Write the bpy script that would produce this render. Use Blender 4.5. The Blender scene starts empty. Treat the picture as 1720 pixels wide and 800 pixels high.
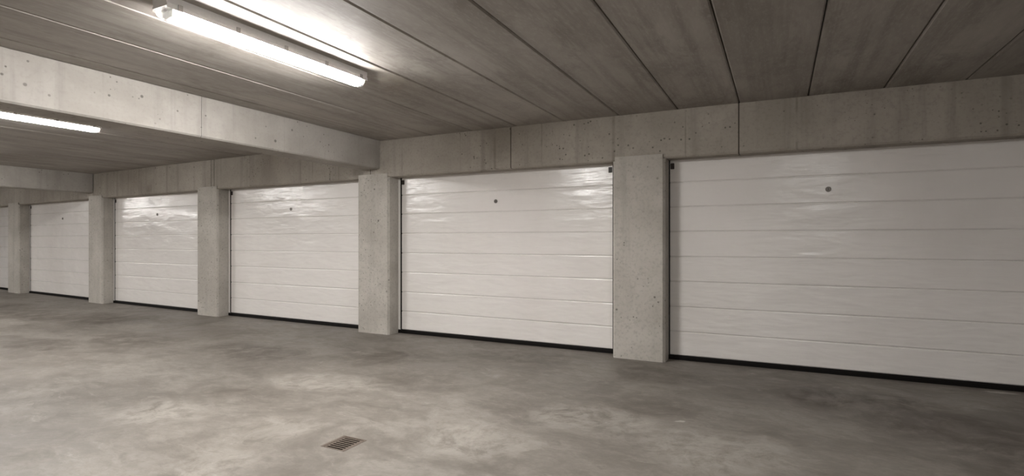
import bpy, bmesh, math, random
from mathutils import Vector, Matrix

random.seed(7)
SC = bpy.context.scene
COL = SC.collection

# ------------------------------------------------------------------ camera
CAM_H = 1.265
cam_d = bpy.data.cameras.new('camera')
cam = bpy.data.objects.new('camera', cam_d)
COL.objects.link(cam)
cam.location = (0, 0, CAM_H)
cam.rotation_euler = (math.pi / 2, 0, 0.46171)
cam_d.sensor_fit = 'HORIZONTAL'
cam_d.sensor_width = 36.0
cam_d.lens = 36.0 * 901.5 / 1720
cam_d.shift_y = 3.67 / 1720
cam_d.clip_start = 0.05
SC.camera = cam

# ------------------------------------------------------------------ world and exposure
world = bpy.data.worlds.new('world')
SC.world = world
world.use_nodes = True
world.node_tree.nodes['Background'].inputs['Color'].default_value = (0, 0, 0, 1)
world.node_tree.nodes['Background'].inputs['Strength'].default_value = 0.0
SC.view_settings.view_transform = 'Standard'
SC.view_settings.look = 'None'
SC.view_settings.exposure = 3.36
SC.view_settings.gamma = 1.0
LAMP_STRENGTH = 17.0
LAMP_COLOR = (1.0, 0.978, 0.955, 1)

# ------------------------------------------------------------------ measures (metres)
YP, YH, YD = 5.655, 5.670, 5.865        # pillar fronts, lintel front, door leaves
H = 2.603                               # underside of the ceiling slabs
HL = 2.113                              # underside of the lintel
HP = 2.158                              # top of the pillars
HB = 2.2254                             # underside of the cross beams
CURVE = 0.002566                        # the row of garages bends very slightly
YN = -0.75                              # wall behind the camera


def F(x, y, z):
    """follow the slight bend of the garage row"""
    return (x, y + CURVE * (x + 2) ** 2, z)


def I(x, y, z):
    return (x, y, z)


# ------------------------------------------------------------------ mesh helpers
def add_box(bm, x0, x1, y0, y1, z0, z1, f=I, bevel=0.0, edges='all'):
    vs = [bm.verts.new((x, y, z)) for x in (x0, x1) for y in (y0, y1) for z in (z0, z1)]
    fs = [(0, 1, 3, 2), (4, 6, 7, 5), (0, 4, 5, 1), (2, 3, 7, 6), (0, 2, 6, 4), (1, 5, 7, 3)]
    faces = [bm.faces.new([vs[i] for i in q]) for q in fs]
    new = list(vs)
    if bevel > 0:
        es = set()
        for fc in faces:
            for e in fc.edges:
                d = (e.verts[0].co - e.verts[1].co)
                ax = 'x' if abs(d.x) > 1e-6 else 'y' if abs(d.y) > 1e-6 else 'z'
                if edges == 'all' or ax in edges:
                    es.add(e)
        r = bmesh.ops.bevel(bm, geom=list(es), offset=bevel, segments=1, affect='EDGES', profile=0.5)
        new = list({v for v in bm.verts if v in r['verts'] or v in vs})
        new = [v for v in r['verts'] if v.is_valid] + [v for v in vs if v.is_valid]
        new = list(set(new))
    if f is not I:
        for v in new:
            v.co = f(*v.co)
    return new


def add_profile(bm, prof, axis, a, b, f=I, caps=True):
    """extrude a closed profile [(p, q)...] along axis 'x' (p=y,q=z) or 'y' (p=x,q=z) or 'z' (p=x,q=y)"""
    def P(p, q, t):
        return {'x': (t, p, q), 'y': (p, t, q), 'z': (p, q, t)}[axis]
    A = [bm.verts.new(f(*P(p, q, a))) for p, q in prof]
    B = [bm.verts.new(f(*P(p, q, b))) for p, q in prof]
    n = len(prof)
    for i in range(n):
        j = (i + 1) % n
        bm.faces.new((A[i], A[j], B[j], B[i]))
    if caps:
        bm.faces.new(A[::-1])
        bm.faces.new(B)


def add_disc(bm, c, r, depth, axis='y', n=24, rim=0.0):
    """a short cylinder from c along +axis; rim rounds its front edge"""
    c = Vector(c)
    rings = [(r - rim, 0.0), (r, rim), (r, depth)] if rim > 0 else [(r, 0.0), (r, depth)]
    R = []
    for rr, d in rings:
        ring = []
        for i in range(n):
            t = 2 * math.pi * i / n
            u, w = rr * math.cos(t), rr * math.sin(t)
            p = {'y': (u, d, w), 'x': (d, u, w), 'z': (u, w, d)}[axis]
            ring.append(bm.verts.new(c + Vector(p)))
        R.append(ring)
    for A, B in zip(R, R[1:]):
        for i in range(n):
            j = (i + 1) % n
            bm.faces.new((A[i], A[j], B[j], B[i]))
    bm.faces.new(R[0][::-1])
    bm.faces.new(R[-1])


def link(name, bm, mat, parent=None, origin=None, smooth=False):
    """link a bmesh in world coordinates as one object; its origin is the parent's, or `origin`"""
    bmesh.ops.recalc_face_normals(bm, faces=bm.faces[:])
    o0 = Vector(origin) if origin else (Vector(parent['_o']) if parent is not None else Vector((0, 0, 0)))
    for v in bm.verts:
        v.co -= o0
    me = bpy.data.meshes.new(name)
    bm.to_mesh(me)
    bm.free()
    if smooth:
        for p in me.polygons:
            p.use_smooth = True
    me.materials.append(mat)
    o = bpy.data.objects.new(name, me)
    COL.objects.link(o)
    if parent is not None:
        o.parent = parent
        off = o0 - Vector(parent['_o'])
        o.location = off
    else:
        o.location = o0
    o['_o'] = tuple(o0)
    return o


def empty(name, loc):
    o = bpy.data.objects.new(name, None)
    o.empty_display_size = 0.1
    COL.objects.link(o)
    o.location = loc
    o['_o'] = tuple(loc)
    return o


def tag(o, label=None, cat=None, group=None, kind=None):
    if label:
        o['label'] = label
    if cat:
        o['category'] = cat
    if group:
        o['group'] = group
    if kind:
        o['kind'] = kind
    return o


# ------------------------------------------------------------------ material helpers
class NT:
    def __init__(self, name):
        self.m = bpy.data.materials.new(name)
        self.m.use_nodes = True
        self.t = self.m.node_tree
        self.b = self.t.nodes['Principled BSDF']
        self.geo = self.t.nodes.new('ShaderNodeNewGeometry')
        self.pos = self.geo.outputs['Position']

    def n(self, typ, **kw):
        nd = self.t.nodes.new(typ)
        for k, v in kw.items():
            setattr(nd, k, v)
        return nd

    def l(self, a, b):
        self.t.links.new(a, b)

    def mapping(self, scale=(1, 1, 1), loc=(0, 0, 0), rot=(0, 0, 0), vec=None):
        m = self.n('ShaderNodeMapping')
        m.inputs['Scale'].default_value = scale
        m.inputs['Location'].default_value = loc
        m.inputs['Rotation'].default_value = rot
        self.l(vec or self.pos, m.inputs['Vector'])
        return m.outputs['Vector']

    def noise(self, vec, scale, detail=4, rough=0.55, distort=0.0):
        nd = self.n('ShaderNodeTexNoise')
        nd.inputs['Scale'].default_value = scale
        nd.inputs['Detail'].default_value = detail
        nd.inputs['Roughness'].default_value = rough
        nd.inputs['Distortion'].default_value = distort
        self.l(vec, nd.inputs['Vector'])
        return nd.outputs['Fac']

    def ramp(self, fac, a, b, va=0.0, vb=1.0):
        nd = self.n('ShaderNodeMapRange')
        nd.interpolation_type = 'SMOOTHSTEP'
        if a > b:
            a, b, va, vb = b, a, vb, va
        nd.inputs['From Min'].default_value = a
        nd.inputs['From Max'].default_value = b
        nd.inputs['To Min'].default_value = va
        nd.inputs['To Max'].default_value = vb
        self.l(fac, nd.inputs['Value'])
        return nd.outputs['Result']

    def math(self, op, a, b=None):
        nd = self.n('ShaderNodeMath', operation=op)
        for i, x in enumerate((a, b)):
            if x is None:
                continue
            if isinstance(x, (int, float)):
                nd.inputs[i].default_value = x
            else:
                self.l(x, nd.inputs[i])
        return nd.outputs[0]

    def mix(self, fac, a, b, blend='MIX'):
        nd = self.n('ShaderNodeMix', data_type='RGBA', blend_type=blend)
        for s, x in ((0, fac), (6, a), (7, b)):
            if isinstance(x, (int, float)):
                nd.inputs[s].default_value = x
            elif isinstance(x, tuple):
                nd.inputs[s].default_value = (*x, 1) if len(x) == 3 else x
            else:
                self.l(x, nd.inputs[s])
        return nd.outputs[2]

    def bump(self, h, strength, dist, prev=None):
        nd = self.n('ShaderNodeBump')
        nd.inputs['Strength'].default_value = strength
        nd.inputs['Distance'].default_value = dist
        self.l(h, nd.inputs['Height'])
        if prev is not None:
            self.l(prev, nd.inputs['Normal'])
        return nd.outputs['Normal']

    def pits(self, scale, size, keep, vec=None):
        """sparse round blow holes: mask 1 inside a hole"""
        v = self.n('ShaderNodeTexVoronoi')
        v.inputs['Scale'].default_value = scale
        self.l(vec or self.pos, v.inputs['Vector'])
        sep = self.n('ShaderNodeSeparateColor')
        self.l(v.outputs['Color'], sep.inputs[0])
        k = self.ramp(sep.outputs[0], keep, keep + 0.001, 0.0, 1.0)
        rad = self.math('MULTIPLY', sep.outputs[1], size)
        d = self.math('SUBTRACT', rad, v.outputs['Distance'])
        d = self.ramp(d, -0.02, 0.05, 0.0, 1.0)
        return self.math('MULTIPLY', d, k)

    def done(self, color=None, rough=None, normal=None, spec=None):
        for key, val in (('Base Color', color), ('Roughness', rough), ('Normal', normal), ('Specular IOR Level', spec)):
            if val is None:
                continue
            if isinstance(val, (int, float)):
                self.b.inputs[key].default_value = val
            elif isinstance(val, tuple):
                self.b.inputs[key].default_value = (*val, 1)
            else:
                self.l(val, self.b.inputs[key])
        return self.m


def plain(name, color, rough=0.5, metal=0.0, spec=0.5, grain=0.06):
    m = NT(name)
    nz = m.noise(m.pos, 60, 3)
    c2 = tuple(c * (1 - grain * 2) for c in color)
    col = m.mix(nz, color, c2)
    m.b.inputs['Metallic'].default_value = metal
    return m.done(col, rough, None, spec)


def concrete(name, light, dark, streak=0.5, hole_keep=0.55, seed=0.0, bump=0.35, grit=0.42, boards=0.0):
    """cast concrete: cloudy tone, faint vertical run marks, scattered blow holes"""
    m = NT(name)
    p = m.mapping(loc=(seed, seed * 0.7, seed * 0.3))
    cloud = m.noise(p, 1.6, 6, 0.6, 0.4)
    fine = m.noise(p, 34, 4, 0.65)
    run = m.noise(m.mapping(scale=(7, 7, 0.35), loc=(seed, 0, 0)), 1.0, 4, 0.6)
    col = m.mix(m.ramp(cloud, 0.32, 0.70), dark, light)
    d2 = tuple(c * 0.70 for c in dark)
    col = m.mix(m.math('MULTIPLY', m.ramp(run, 0.50, 0.72), streak), col, d2)
    col = m.mix(m.math('MULTIPLY', m.ramp(fine, 0.46, 0.72), grit), col, tuple(c * 0.66 for c in dark))
    if boards > 0:
        edge = m.noise(m.mapping(scale=(1, 1, 0), loc=(seed, 0, 0)), 1.7, 1, 0.4)
        ln = m.ramp(m.math('ABSOLUTE', m.math('SUBTRACT', edge, 0.5)), 0.002, 0.010, 1.0, 0.0)
        wob = m.ramp(m.noise(p, 3.0, 3), 0.40, 0.60, 0.15, 1.0)
        col = m.mix(m.math('MULTIPLY', m.math('MULTIPLY', ln, wob), boards), col, tuple(c * 0.45 for c in dark))
    hole = m.pits(9.0, 0.15, hole_keep, p)
    hole2 = m.pits(24.0, 0.26, hole_keep - 0.05, p)
    hh = m.math('MAXIMUM', hole, hole2)
    patch = m.ramp(m.noise(p, 2.3, 2), 0.38, 0.55)
    hh = m.math('MULTIPLY', hh, patch)
    col = m.mix(m.math('MULTIPLY', hh, 0.78), col, tuple(c * 0.28 for c in dark))
    hgt = m.math('SUBTRACT', m.math('MULTIPLY', fine, 0.25), hh)
    nrm = m.bump(hgt, bump, 0.004)
    return m.done(col, 0.86, nrm, 0.25)


def ceiling_concrete(name):
    m = NT(name)
    cloud = m.noise(m.mapping(scale=(1.6, 0.55, 1)), 1.5, 6, 0.62, 0.5)
    run = m.noise(m.mapping(scale=(11, 0.45, 1)), 1.0, 5, 0.6)
    fine = m.noise(m.mapping(scale=(50, 14, 30)), 1.0, 4, 0.65)
    blot = m.noise(m.mapping(scale=(3.0, 1.4, 1), loc=(4, 2, 0)), 1.0, 5, 0.7, 0.8)
    oi = m.n('ShaderNodeObjectInfo')
    col = m.mix(m.ramp(cloud, 0.3, 0.7), (0.29, 0.263, 0.236), (0.43, 0.400, 0.365))
    col = m.mix(m.math('MULTIPLY', m.ramp(run, 0.44, 0.70), 0.60), col, (0.21, 0.187, 0.164))
    col = m.mix(m.math('MULTIPLY', m.ramp(blot, 0.50, 0.72), 0.60), col, (0.19, 0.167, 0.146))
    col = m.mix(m.math('MULTIPLY', m.ramp(fine, 0.47, 0.72), 0.38), col, (0.48, 0.45, 0.415))
    col = m.mix(m.ramp(oi.outputs['Random'], 0.0, 1.0, 0.0, 0.22), col, (0.22, 0.197, 0.174))
    nrm = m.bump(m.math('ADD', m.math('MULTIPLY', fine, 0.5), run), 0.25, 0.004)
    return m.done(col, 0.62, nrm, 0.35)


def floor_concrete(name):
    """trowelled grey-brown concrete with scuffs, dark damp stains and small pale spills"""
    m = NT(name)
    warp = m.n('ShaderNodeTexNoise')
    warp.inputs['Scale'].default_value = 1.1
    warp.inputs['Detail'].default_value = 5
    m.l(m.pos, warp.inputs['Vector'])
    sub = m.n('ShaderNodeVectorMath', operation='SUBTRACT')
    sub.inputs[1].default_value = (0.5, 0.5, 0.5)
    m.l(warp.outputs['Color'], sub.inputs[0])
    sc = m.n('ShaderNodeVectorMath', operation='SCALE')
    sc.inputs['Scale'].default_value = 0.7
    m.l(sub.outputs[0], sc.inputs[0])
    add = m.n('ShaderNodeVectorMath', operation='ADD')
    m.l(m.pos, add.inputs[0])
    m.l(sc.outputs[0], add.inputs[1])
    wp = add.outputs[0]
    cloud = m.noise(m.mapping(scale=(0.7, 1.0, 1), vec=wp), 1.1, 7, 0.62, 0.3)
    cloud2 = m.noise(m.mapping(scale=(1, 1.3, 1), loc=(7, 3, 0), vec=wp), 2.4, 6, 0.65, 0.6)
    scuff = m.noise(m.mapping(scale=(1.5, 5.0, 1), rot=(0, 0, 0.5), vec=wp), 2.2, 7, 0.7, 1.2)
    fine = m.noise(m.pos, 38, 5, 0.7)
    scuff2 = m.noise(m.mapping(scale=(3.0, 7.0, 1), rot=(0, 0, -0.25), loc=(3, 9, 0), vec=wp), 3.0, 8, 0.75, 1.0)
    lightc, darkc = (0.255, 0.233, 0.206), (0.172, 0.153, 0.132)
    col = m.mix(m.ramp(cloud, 0.34, 0.66), darkc, lightc)
    col = m.mix(m.math('MULTIPLY', m.ramp(cloud2, 0.46, 0.66), 0.75), col, (0.155, 0.137, 0.117))
    col = m.mix(m.math('MULTIPLY', m.ramp(scuff, 0.54, 0.76), 0.60), col, (0.35, 0.323, 0.286))
    col = m.mix(m.math('MULTIPLY', m.ramp(fine, 0.5, 0.78), 0.45), col, (0.125, 0.110, 0.093))
    col = m.mix(m.math('MULTIPLY', m.ramp(scuff2, 0.50, 0.70), 0.45), col, (0.12, 0.105, 0.089))
    grit = m.noise(m.mapping(scale=(1.0, 1.6, 1), rot=(0, 0, 0.35)), 7.0, 9, 0.78, 0.4)
    col = m.mix(m.math('MULTIPLY', m.ramp(grit, 0.44, 0.64), 0.36), col, (0.125, 0.111, 0.095))
    col = m.mix(m.math('MULTIPLY', m.ramp(grit, 0.48, 0.34), 0.20), col, (0.34, 0.316, 0.282))
    damp = m.noise(m.mapping(scale=(0.8, 1.2, 1), loc=(5, 8, 0), vec=wp), 1.5, 8, 0.68, 0.6)
    col = m.mix(m.math('MULTIPLY', m.ramp(damp, 0.48, 0.64), 0.55), col, (0.115, 0.100, 0.084))
    # stains with a place of their own: (x, y, rx, ry, strength)
    sep = m.n('ShaderNodeSeparateXYZ')
    m.l(wp, sep.inputs[0])

    def blob(x, y, rx, ry):
        dx = m.math('MULTIPLY', m.math('SUBTRACT', sep.outputs[0], x), 1 / rx)
        dy = m.math('MULTIPLY', m.math('SUBTRACT', sep.outputs[1], y), 1 / ry)
        d = m.math('ADD', m.math('MULTIPLY', dx, dx), m.math('MULTIPLY', dy, dy))
        return m.ramp(d, 0.15, 1.3, 1.0, 0.0)
    rag = m.ramp(m.noise(wp, 5.0, 6, 0.7), 0.32, 0.62)
    tot = None
    for x, y, rx, ry, s in STAINS:
        k = m.math('MULTIPLY', blob(x, y, rx, ry), min(1.0, s * 1.2))
        tot = k if tot is None else m.math('MAXIMUM', tot, k)
    stain = m.math('MULTIPLY', tot, rag)
    col = m.mix(stain, col, (0.075, 0.061, 0.048))
    tot = None
    for x, y, rx, ry, s in PALE:
        k = m.math('MULTIPLY', blob(x, y, rx, ry), s)
        tot = k if tot is None else m.math('MAXIMUM', tot, k)
    pale = m.math('MULTIPLY', tot, m.ramp(m.noise(wp, 7.0, 6, 0.75), 0.36, 0.60))
    col = m.mix(pale, col, (0.48, 0.448, 0.402))
    rough = m.ramp(cloud2, 0.35, 0.7, 0.62, 0.44)
    nrm = m.bump(m.math('ADD', m.math('MULTIPLY', fine, 0.5), cloud2), 0.18, 0.006)
    return m.done(col, rough, nrm, 0.32)


STAINS = [(0.30, 4.98, 0.42, 0.30, 0.85), (0.88, 4.95, 0.36, 0.30, 0.75), (0.99, 4.58, 0.60, 0.40, 0.60),
          (-0.98, 5.09, 0.50, 0.25, 0.45), (-0.94, 4.14, 0.45, 0.30, 0.35), (-2.47, 5.20, 0.80, 0.25, 0.45),
          (-3.86, 4.57, 0.70, 0.45, 0.55), (-5.40, 4.15, 0.90, 0.40, 0.60), (-7.28, 4.04, 0.80, 0.40, 0.55),
          (-8.02, 3.23, 0.80, 0.35, 0.50), (-9.65, 4.90, 1.00, 0.50, 0.65), (-11.2, 4.51, 1.20, 0.50, 0.60),
          (-2.92, 3.94, 0.60, 0.35, 0.35), (-3.75, 3.05, 0.45, 0.30, 0.35), (-13.5, 4.6, 1.4, 0.6, 0.5),
          (1.5, 4.2, 0.7, 0.6, 0.6)]
PALE = [(1.62, 5.80, 0.13, 0.05, 0.75), (-0.65, 3.86, 0.03, 0.03, 0.8), (-3.07, 2.50, 0.35, 0.22, 0.25),
        (-1.18, 3.71, 0.55, 0.30, 0.35), (-2.87, 2.05, 0.30, 0.25, 0.30), (-0.35, 3.40, 0.50, 0.35, 0.32),
        (-3.59, 3.60, 0.55, 0.30, 0.32), (-4.07, 2.42, 0.40, 0.30, 0.35), (-1.7, 3.0, 0.45, 0.30, 0.35)]


def door_paint(name):
    """white lacquered steel with an embossed grain and a slight waviness"""
    m = NT(name)
    grain = m.noise(m.mapping(scale=(5, 5, 60)), 1.0, 5, 0.65, 0.3)
    wave = m.noise(m.mapping(scale=(2.2, 2.2, 7.5)), 1.0, 2, 0.5, 0.3)
    dirt = m.noise(m.mapping(scale=(1.2, 1.2, 0.7)), 1.0, 4, 0.6)
    col = m.mix(m.ramp(dirt, 0.35, 0.75), (0.80, 0.772, 0.745), (0.755, 0.724, 0.694))
    nrm = m.bump(wave, 0.42, 0.028)
    nrm = m.bump(grain, 0.30, 0.0045, nrm)
    return m.done(col, 0.21, nrm, 0.62)


M = {}
M['pillar'] = concrete('pillar_concrete', (0.52, 0.492, 0.447), (0.41, 0.383, 0.342), 0.30, 0.45, 3.0)
M['lintel'] = concrete('lintel_concrete', (0.42, 0.384, 0.337), (0.33, 0.300, 0.260), 0.50, 0.45, 11.0, 0.35, 0.36, 0.45)
M['beam'] = concrete('beam_concrete', (0.43, 0.405, 0.372), (0.345, 0.322, 0.291), 0.35, 0.46, 23.0, 0.35, 0.18, 0.10)
M['wall'] = concrete('wall_concrete', (0.46, 0.43, 0.38), (0.38, 0.35, 0.31), 0.3, 0.6, 31.0)
M['white_wall'] = plain('white_bounce_wall', (0.78, 0.745, 0.71), 0.6)  # unseen side, white for bounce, stands in for the opposite garage doors
M['ceiling'] = ceiling_concrete('ceiling_concrete')
M['joint'] = plain('joint_mortar', (0.07, 0.058, 0.047), 0.9)
M['floor'] = floor_concrete('floor_concrete')
M['door'] = door_paint('door_lacquer')
M['frame'] = plain('white_frame_steel', (0.74, 0.71, 0.675), 0.4)
M['rubber'] = plain('black_rubber', (0.006, 0.005, 0.0045), 0.7, 0.0, 0.15)
M['bracket'] = plain('dark_bracket_plastic', (0.025, 0.018, 0.014), 0.5)
M['lock'] = plain('dull_lock_metal', (0.16, 0.145, 0.13), 0.38, 0.7)
M['slot'] = plain('lock_slot_dark', (0.02, 0.018, 0.016), 0.6)
M['rust'] = plain('rusty_cast_iron', (0.155, 0.122, 0.098), 0.75, 0.2, 0.3, 0.2)
M['pit'] = plain('drain_pit_shade', (0.008, 0.006, 0.005), 0.9)  # near-black, puts the shade of the pit into the colour
M['lamp_body'] = plain('lamp_body_grey', (0.80, 0.78, 0.755), 0.45)
M['lamp_white'] = plain('lamp_holder_white', (0.80, 0.79, 0.77), 0.4)
M['lamp_clip'] = plain('lamp_clip_steel', (0.42, 0.40, 0.38), 0.35, 0.6)

mm = NT('clear_end_cap')
nz = mm.noise(mm.pos, 40, 2)
mm.b.inputs['Transmission Weight'].default_value = 0.85
mm.b.inputs['IOR'].default_value = 1.25
M['clear'] = mm.done(mm.mix(nz, (0.95, 0.96, 0.95), (0.90, 0.92, 0.91)), 0.12)

def lit(name, strength):
    mm = NT(name)
    rib = mm.n('ShaderNodeTexWave')
    rib.inputs['Scale'].default_value = 40
    mm.l(mm.pos, rib.inputs['Vector'])
    mm.b.inputs['Emission Color'].default_value = LAMP_COLOR
    mm.b.inputs['Emission Strength'].default_value = strength
    return mm.done(mm.mix(mm.math('MULTIPLY', rib.outputs['Fac'], 0.3), (0.9, 0.9, 0.9), (0.8, 0.8, 0.8)), 0.3)


M['lit'] = lit('lit_diffuser', LAMP_STRENGTH * 1.15)
M['lit_far'] = lit('dimmer_diffuser', LAMP_STRENGTH * 0.84)  # lower output, for the lamps further left
M['lit_dim'] = lit('weak_diffuser', LAMP_STRENGTH * 0.58)      # lowest output of the lamps

# ------------------------------------------------------------------ bays: pillars left edge / right edge (outer, with chamfer)
PILLARS = [(-20.75, -20.15), (-16.774, -16.100), (-12.606, -12.030), (-8.854, -8.290), (-5.214, -4.660), (-1.604, -1.054), (2.00, 2.55)]

# ------------------------------------------------------------------ floor with the drain hole
DX0, DX1, DY0, DY1 = -2.522, -2.330, 2.425, 2.628
bm = bmesh.new()
xs = [-24.5, DX0, DX1, 6.5]
ys = [YN - 0.3, DY0, DY1, 7.6]
grid = [[bm.verts.new((x, y, 0)) for y in ys] for x in xs]
for i in range(3):
    for j in range(3):
        if (i, j) != (1, 1):
            bm.faces.new((grid[i][j], grid[i + 1][j], grid[i + 1][j + 1], grid[i][j + 1]))
g = [grid[1][1], grid[2][1], grid[2][2], grid[1][2]]
low = [bm.verts.new((v.co.x, v.co.y, -0.16)) for v in g]
for i in range(4):
    j = (i + 1) % 4
    bm.faces.new((g[i], g[j], low[j], low[i]))
bm.faces.new(low)
floor = link('floor', bm, M['floor'])
tag(floor, 'grey brown trowelled concrete garage floor with dark stains and pale scuffs', 'floor', kind='structure')

# ------------------------------------------------------------------ ceiling of long slabs
ceil = empty('ceiling', (-3, 2.5, H))
tag(ceil, 'ceiling of long grey concrete slabs with open joints between them', 'ceiling', kind='structure')
JOINTS = [-4.82, -4.602, -3.967, -3.361, -2.762, -2.166, -1.542, -0.932, -0.347, 0.243, 0.831, 1.403, 2.0, 2.6, 3.2, 3.8, 4.4, 5.0, 5.6, 6.2]


def slab(x0, x1, dz):
    bm = bmesh.new()
    c = 0.010
    z0, z1 = H + dz, H + 0.16
    g = 0.004
    x0, x1 = x0 + g, x1 - g
    prof = [(x0, z0 + c), (x0 + c, z0), (x1 - c, z0), (x1, z0 + c), (x1, z1), (x0, z1)]
    ye = YD + 0.25 + CURVE * ((x0 + x1) / 2 + 2) ** 2
    add_profile(bm, prof, 'y', YN - 0.25, ye)
    link('slab', bm, M['ceiling'], ceil)


for a, b in zip(JOINTS, JOINTS[1:]):
    slab(a, b, random.uniform(0, 0.004))
for lo, hi in ((-12.42, -5.15), (-19.95, -12.75)):
    n = round((hi - lo) / 0.61)
    for k in range(n):
        slab(lo + (hi - lo) * k / n, lo + (hi - lo) * (k + 1) / n, random.uniform(0, 0.004))
slab(-24.5, -20.28, 0.0)
bm = bmesh.new()
add_box(bm, -24.5, 6.5, YN - 0.3, 7.6, H + 0.165, H + 0.25)
tag(link('joint_backing', bm, M['joint'], ceil), 'dark mortar seen inside the slab joints')

# ------------------------------------------------------------------ lintel band over the doors
wall = empty('wall_back', (-3, YH, 0))
tag(wall, 'pale concrete lintel band running above the row of garage doors', 'wall', kind='structure')
CUTS = [-24.4, -20.3, -16.43, -12.42, -8.478, -8.393, -4.99, -2.838, -0.352, 2.28, 6.4]
for a, b in zip(CUTS, CUTS[1:]):
    bm = bmesh.new()
    c = 0.016
    y0, y1 = YH, YD - 0.008
    prof = [(y0, HL + c), (y0 + c, HL), (y1, HL), (y1, H + 0.003), (y0, H + 0.003)]
    n = max(1, int((b - a) / 0.9))
    for k in range(1):
        add_profile(bm, prof, 'x', a + 0.006, b - 0.006, F)
    link('lintel_panel', bm, M['lintel'], wall)
for c in CUTS[1:-1]:
    bm = bmesh.new()
    add_box(bm, c - 0.0058, c + 0.0058, YH + 0.004, YD - 0.02, HL + 0.012, H - 0.004, F)
    link('joint_fill', bm, M['joint'], wall)
# masonry between the garages, behind the pillars (closes the row)
for a, b in PILLARS:
    bm = bmesh.new()
    add_box(bm, a + 0.10, b - 0.10, YD + 0.06, YD + 0.24, 0.0, H, F)
    link('pier', bm, M['wall'], wall)

# ------------------------------------------------------------------ pillars
PILLAR_LABELS = [
    'concrete pillar beyond the farthest garage door',
    'farthest concrete pillar, slim and grey, at the left edge of the row',
    'concrete pillar under the end of the farther cross beam',
    'concrete pillar standing between the two ceiling beams, third from the left',
    'concrete pillar under the end of the nearer cross beam',
    'nearest and widest concrete pillar with small blow holes, left of the rightmost door',
    'concrete pillar at the right end of the garage row',
]
for (a, b), lab in zip(PILLARS, PILLAR_LABELS):
    bm = bmesh.new()
    c = 0.024
    y0, y1 = YP, YD - 0.009
    prof = [(a + c, y0), (b - c, y0), (b, y0 + c), (b, y1), (a, y1), (a, y0 + c)]
    xm = (a + b) / 2
    lo = [bm.verts.new(F(x, y, 0)) for x, y in prof]
    hi = [bm.verts.new(F(x, y, HL - 0.0005)) for x, y in prof]
    n = len(prof)
    for i in range(n):
        j = (i + 1) % n
        bm.faces.new((lo[i], lo[j], hi[j], hi[i]))
    bm.faces.new(lo[::-1])
    bm.faces.new(hi)
    # the front skin rises a little over the lower edge of the lintel
    add_profile(bm, [(a + c, YP), (b - c, YP), (b - c, YH - 0.0005), (a + c, YH - 0.0005)], 'z', HL - 0.0005, HP, F)
    p = link('pillar', bm, M['pillar'], None, F(xm, YP + 0.1, 0))
    tag(p, lab, 'pillar', 'concrete pillars between the garage doors', 'structure')

# ------------------------------------------------------------------ cross beams
BEAMS = [(-5.15, -4.82, [YN, 3.19, 5.664], 'nearer concrete cross beam under the ceiling, with a thin upright joint'),
         (-12.75, -12.42, [YN, 2.6, 5.650], 'farther concrete cross beam under the ceiling at the left edge'),
         (-20.28, -19.95, [YN, 2.6, 5.664], 'farthest concrete cross beam, almost hidden')]
for x0, x1, cuts, lab in BEAMS:
    br = empty('beam', ((x0 + x1) / 2, 2.5, HB))
    tag(br, lab, 'beam', 'concrete cross beams', 'structure')
    off = CURVE * ((x0 + x1) / 2 + 2) ** 2
    cuts = cuts[:-1] + [cuts[-1] + off]
    for i, (a, b) in enumerate(zip(cuts, cuts[1:])):
        bm = bmesh.new()
        c = 0.014
        prof = [(x0 + c, HB), (x1 - c, HB), (x1, HB + c), (x1, H + 0.003), (x0, H + 0.003), (x0, HB + c)]
        add_profile(bm, prof, 'y', a + (0.002 if i else 0), b - (0.002 if i == 0 else 0))
        link('beam_segment', bm, M['beam'], br)
    bm = bmesh.new()
    add_box(bm, x0 + 0.01, x1 - 0.01, cuts[1] - 0.002, cuts[1] + 0.002, HB + 0.01, H)
    link('joint_fill', bm, M['joint'], br)

# ------------------------------------------------------------------ other walls of the hall (outside the picture)
bm = bmesh.new()
add_box(bm, -24.5, 6.5, YN - 0.25, YN, 0, H)
tag(link('wall_front', bm, M['white_wall'], None, (-9, YN, 0)), 'unseen plain wall behind the camera, white for bounce in place of garage doors', 'wall', kind='structure')
bm = bmesh.new()
add_box(bm, -24.6, -24.4, YN - 0.25, 7.6, 0, H)
tag(link('wall_left', bm, M['wall'], None, (-24.5, 2.5, 0)), 'plain concrete end wall far down the hall', 'wall', kind='structure')
bm = bmesh.new()
add_box(bm, 6.4, 6.6, YN - 0.25, 7.6, 0, H)
tag(link('wall_right', bm, M['wall'], None, (6.5, 2.5, 0)), 'plain concrete end wall outside the picture', 'wall', kind='structure')

# ------------------------------------------------------------------ garage doors
LINES = [0.048, 0.298, 0.561, 0.829, 1.091, 1.357, 1.619, 1.879, 2.145]
LOCK_X = {1: -14.32, 2: -10.448, 3: -6.78, 4: -3.147, 5: 0.417}
DOOR_LABELS = [
    'farthest white garage door, a narrow strip at the left edge of the row',
    'white garage door in shade at its top, behind the farther cross beam',
    'glossy white garage door with bright glints, between the farther beam and third pillar',
    'white garage door of eight boards just beyond the nearer cross beam',
    'white garage door seen whole, between nearer beam and nearest pillar',
    'largest white garage door, cut off by the right edge, right of nearest pillar',
]


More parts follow.
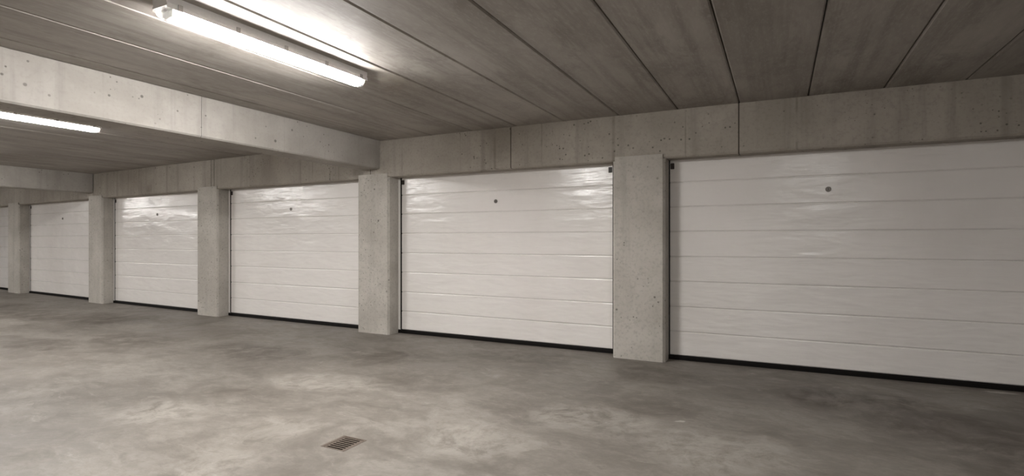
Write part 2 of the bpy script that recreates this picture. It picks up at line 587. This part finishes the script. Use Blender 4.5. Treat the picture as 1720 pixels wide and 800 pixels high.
def garage_door(i, x0, x1, label):
    """x0..x1 is the opening between two pillars"""
    xm = (x0 + x1) / 2
    root = empty('garage_door', F(xm, YD, 0))
    tag(root, label, 'garage door', 'white sectional garage doors in a row', 'thing')
    fw, sw = (0.034, 0.022) if i != 5 else (0.002, 0.012)
    # white side posts
    for a, b in ((x0 - 0.03, x0 + fw), (x1 - 0.036, x1 + 0.03)):
        bm = bmesh.new()
        add_box(bm, a, b, YD - 0.004, YD + 0.05, 0.046, HL + 0.03, F)
        link('side_post', bm, M['frame'], root)
    # black side gaskets
    for a, b in ((x0 + fw + 0.001, x0 + fw + sw), (x1 - 0.036 - sw, x1 - 0.037)):
        bm = bmesh.new()
        add_box(bm, a, b, YD - 0.002, YD + 0.05, 0.05, HL + 0.03, F)
        link('side_seal', bm, M['rubber'], root)
    # eight boards with rolled edges and a recessed lap
    pa, pb = x0 + fw + sw + 0.001, x1 - 0.036 - sw - 0.001
    for k, (z0, z1) in enumerate(zip(LINES, LINES[1:])):
        bm = bmesh.new()
        e = 0.0035
        y = YD
        prof = [(y + 0.009, z0 + 0.0005), (y + 0.009, z0 + e), (y + 0.0015, z0 + e + 0.003), (y, z0 + e + 0.008),
                (y, z1 - e - 0.008), (y + 0.0015, z1 - e - 0.003), (y + 0.009, z1 - e), (y + 0.009, z1 - 0.0005),
                (y + 0.042, z1 - 0.0005), (y + 0.042, z0 + 0.0005)]
        add_profile(bm, prof, 'x', pa, pb, F)
        link('board', bm, M['door'], root)
    # rubber bottom seal
    bm = bmesh.new()
    prof = [(YD - 0.012, 0.0), (YD + 0.045, 0.0), (YD + 0.045, 0.046), (YD - 0.004, 0.046), (YD - 0.012, 0.034)]
    add_profile(bm, prof, 'x', x0 + 0.001, x1 - 0.001, F)
    tag(link('bottom_seal', bm, M['rubber'], root), 'black rubber strip along the bottom edge')
    # corner brackets
    for a in (pa + 0.006, pb - 0.046):
        bm = bmesh.new()
        add_box(bm, a, a + 0.038, YD - 0.012, YD + 0.004, 2.020, 2.082, F, 0.003)
        br = link('corner_bracket', bm, M['bracket'], root)
        tag(br, 'small dark square guide in the top corner')
    # round lock
    lx = LOCK_X.get(i)
    if lx is not None:
        yf = F(lx, YD, 0)[1] + CURVE * 0.0
        # the leaf is a straight chord between its ends
        t = (lx - pa) / (pb - pa)
        yf = F(pa, YD, 0)[1] * (1 - t) + F(pb, YD, 0)[1] * t
        bm = bmesh.new()
        add_disc(bm, (lx, yf - 0.010, 1.748), 0.024, 0.013, 'y', 24, 0.004)
        lk = link('lock', bm, M['lock'], root)
        tag(lk, 'round dark grey lock cylinder')
        bm = bmesh.new()
        add_box(bm, lx - 0.003, lx + 0.003, yf - 0.0108, yf - 0.0096, 1.739, 1.757)
        link('keyhole', bm, M['slot'], lk)


for i, ((a0, a1), (b0, b1)) in enumerate(zip(PILLARS, PILLARS[1:])):
    garage_door(i, a1, b0, DOOR_LABELS[i])

# ------------------------------------------------------------------ floor drain
dr = empty('floor_drain', ((DX0 + DX1) / 2, (DY0 + DY1) / 2, 0))
tag(dr, 'small square rusty iron drain grate set in the concrete floor', 'drain')
bm = bmesh.new()
e = 0.001
for a, b, c, d in ((DX0 + e, DX0 + 0.022, DY0 + e, DY1 - e), (DX1 - 0.014, DX1 - e, DY0 + e, DY1 - e),
                   (DX0 + 0.022, DX1 - 0.014, DY0 + e, DY0 + 0.006), (DX0 + 0.022, DX1 - 0.014, DY1 - 0.014, DY1 - e)):
    add_box(bm, a, b, c, d, -0.03, 0.001)
link('frame', bm, M['rust'], dr)
bm = bmesh.new()
gx0, gx1, gy0, gy1 = DX0 + 0.0225, DX1 - 0.0145, DY0 + 0.0065, DY1 - 0.0145
bm.free()
for a, b in ((gx0, gx0 + 0.014), (gx1 - 0.016, gx1)):
    bm = bmesh.new()
    add_box(bm, a, b, gy0, gy1, -0.022, -0.001)
    link('grate_side', bm, M['rust'], dr)
nb = 8
pitch = (gy1 - gy0) / (nb - 0.45)
for k in range(nb):
    bm = bmesh.new()
    y0 = gy0 + k * pitch
    add_box(bm, gx0 + 0.0142, gx1 - 0.0162, y0, min(y0 + pitch * 0.46, gy1), -0.0045, -0.0015)
    link('bar', bm, M['rust'], dr)
bm = bmesh.new()
e = 0.0012
P4 = [(DX0 + e, DY0 + e), (DX1 - e, DY0 + e), (DX1 - e, DY1 - e), (DX0 + e, DY1 - e)]
top = [bm.verts.new((x, y, -0.0305)) for x, y in P4]
bot = [bm.verts.new((x, y, -0.158)) for x, y in P4]
for i in range(4):
    j = (i + 1) % 4
    bm.faces.new((top[i], top[j], bot[j], bot[i]))
bm.faces.new(bot)
tag(link('sump', bm, M['pit'], dr), 'near-black lining that darkens the drain pit')

# ------------------------------------------------------------------ fluorescent lamps
def make_lamp():
    """built at the origin, top at z=0, running along y"""
    root = empty('fluorescent_lamp', (0, 0, 0))
    L, w = 1.54, 0.071
    bm = bmesh.new()
    prof = [(-w + 0.001, 0), (w - 0.001, 0), (w - 0.006, -0.040), (w, -0.043), (w, -0.067), (w - 0.0025, -0.067), (w - 0.0025, -0.055), (-w + 0.0025, -0.055), (-w + 0.0025, -0.067), (-w, -0.067), (-w, -0.043), (-w + 0.006, -0.040)]
    add_profile(bm, prof, 'y', -L / 2, L / 2)
    link('housing', bm, M['lamp_body'], root)

    def tub(scale, z):
        pts = []
        for k in range(9):
            t = math.pi * k / 8
            pts.append((-math.cos(t) * (w - 0.012) * scale, z - (0.056 * scale) * math.sin(t) ** 0.75))
        return pts
    cap = 0.10
    bm = bmesh.new()
    add_profile(bm, tub(1.0, -0.0565), 'y', -L / 2 + cap, L / 2 - 0.05, I, False)
    tag(link('diffuser', bm, M['lit'], root, smooth=False), 'bright white lit diffuser')
    for a, b, s in ((-L / 2 + 0.006, -L / 2 + cap - 0.001, -1), (L / 2 - 0.049, L / 2 - 0.004, 1)):
        bm = bmesh.new()
        full, small = tub(0.99, -0.0565), tub(0.86, -0.0565)
        ya, yb = (a, b) if s > 0 else (b, a)
        ring = []
        for pr, y in ((full, ya), (full, yb - s * 0.012), (small, yb)):
            ring.append([bm.verts.new((p, y, q)) for p, q in pr])
        for A, B in zip(ring, ring[1:]):
            for k in range(len(A) - 1):
                bm.faces.new((A[k], A[k + 1], B[k + 1], B[k]))
        bm.faces.new(ring[-1])
        tag(link('end_cap', bm, M['clear'], root), 'clear plastic end of the diffuser')
        bm = bmesh.new()  # added plate that blocks diffuser light from the clear cap
        yp = b - 0.003 if s < 0 else a
        add_profile(bm, tub(0.92, -0.0565), 'y', yp, yp + 0.003)
        link('light_stop', bm, M['lamp_white'], root)
        bm = bmesh.new()
        ym = (a + b) / 2
        add_box(bm, -0.040, 0.040, ym - 0.010, ym + 0.010, -0.096, -0.057, I, 0.003)
        h = link('tube_holder', bm, M['lamp_white'], root)
        for sx in (-0.022, 0.022):
            bm = bmesh.new()
            y0 = ym + 0.0105 if s < 0 else ym - 0.0105 - 0.012
            add_disc(bm, (sx, y0, -0.078), 0.012, 0.012, 'y', 12)
            link('tube_end', bm, M['lamp_clip'], h)
    for sx in (-1, 1):
        for k in range(5):
            y = -L / 2 + 0.07 + k * (L - 0.14) / 4
            bm = bmesh.new()
            add_box(bm, sx * (w + 0.0035) - 0.003, sx * (w + 0.0035) + 0.003, y - 0.012, y + 0.012, -0.070, -0.036)
            link('clip', bm, M['lamp_clip'], root)
    return root


LAMPS = [(-3.03, 2.55, 'long lit fluorescent lamp on the ceiling in front of the nearer beam'),
         (-6.98, 2.62, 'lit fluorescent lamp seen under the nearer beam, cut by the left edge'),
         (-10.95, 2.62, 'lit ceiling lamp between the two beams, outside the left edge'),
         (-14.90, 2.62, 'lit ceiling lamp beyond the farther beam'),
         (-18.85, 2.62, 'lit ceiling lamp near the far end of the hall'),
         (0.72, 1.15, 'weak ceiling lamp near the camera, above the top edge of the photo')]
lamp0 = make_lamp()
for k, (x, y, lab) in enumerate(LAMPS):
    if k == 0:
        r = lamp0
    else:
        r = lamp0.copy()
        COL.objects.link(r)
        for ch in list(lamp0.children):
            c = ch.copy()
            COL.objects.link(c)
            c.parent = r
            if ch.name.startswith('diffuser'):
                c.data = ch.data.copy()
                c.data.materials[0] = M['lit_dim'] if k == 5 else M['lit_far']
            for gch in list(ch.children):
                d = gch.copy()
                COL.objects.link(d)
                d.parent = c
    r.location = (x, y, H + 0.001)
    r.rotation_euler = (0, 0, math.radians(-1.6 if k == 0 else -0.5))
    tag(r, lab, 'lamp', 'fluorescent ceiling lamps')

# drop the helper property
for o in bpy.data.objects:
    if '_o' in o:
        del o['_o']
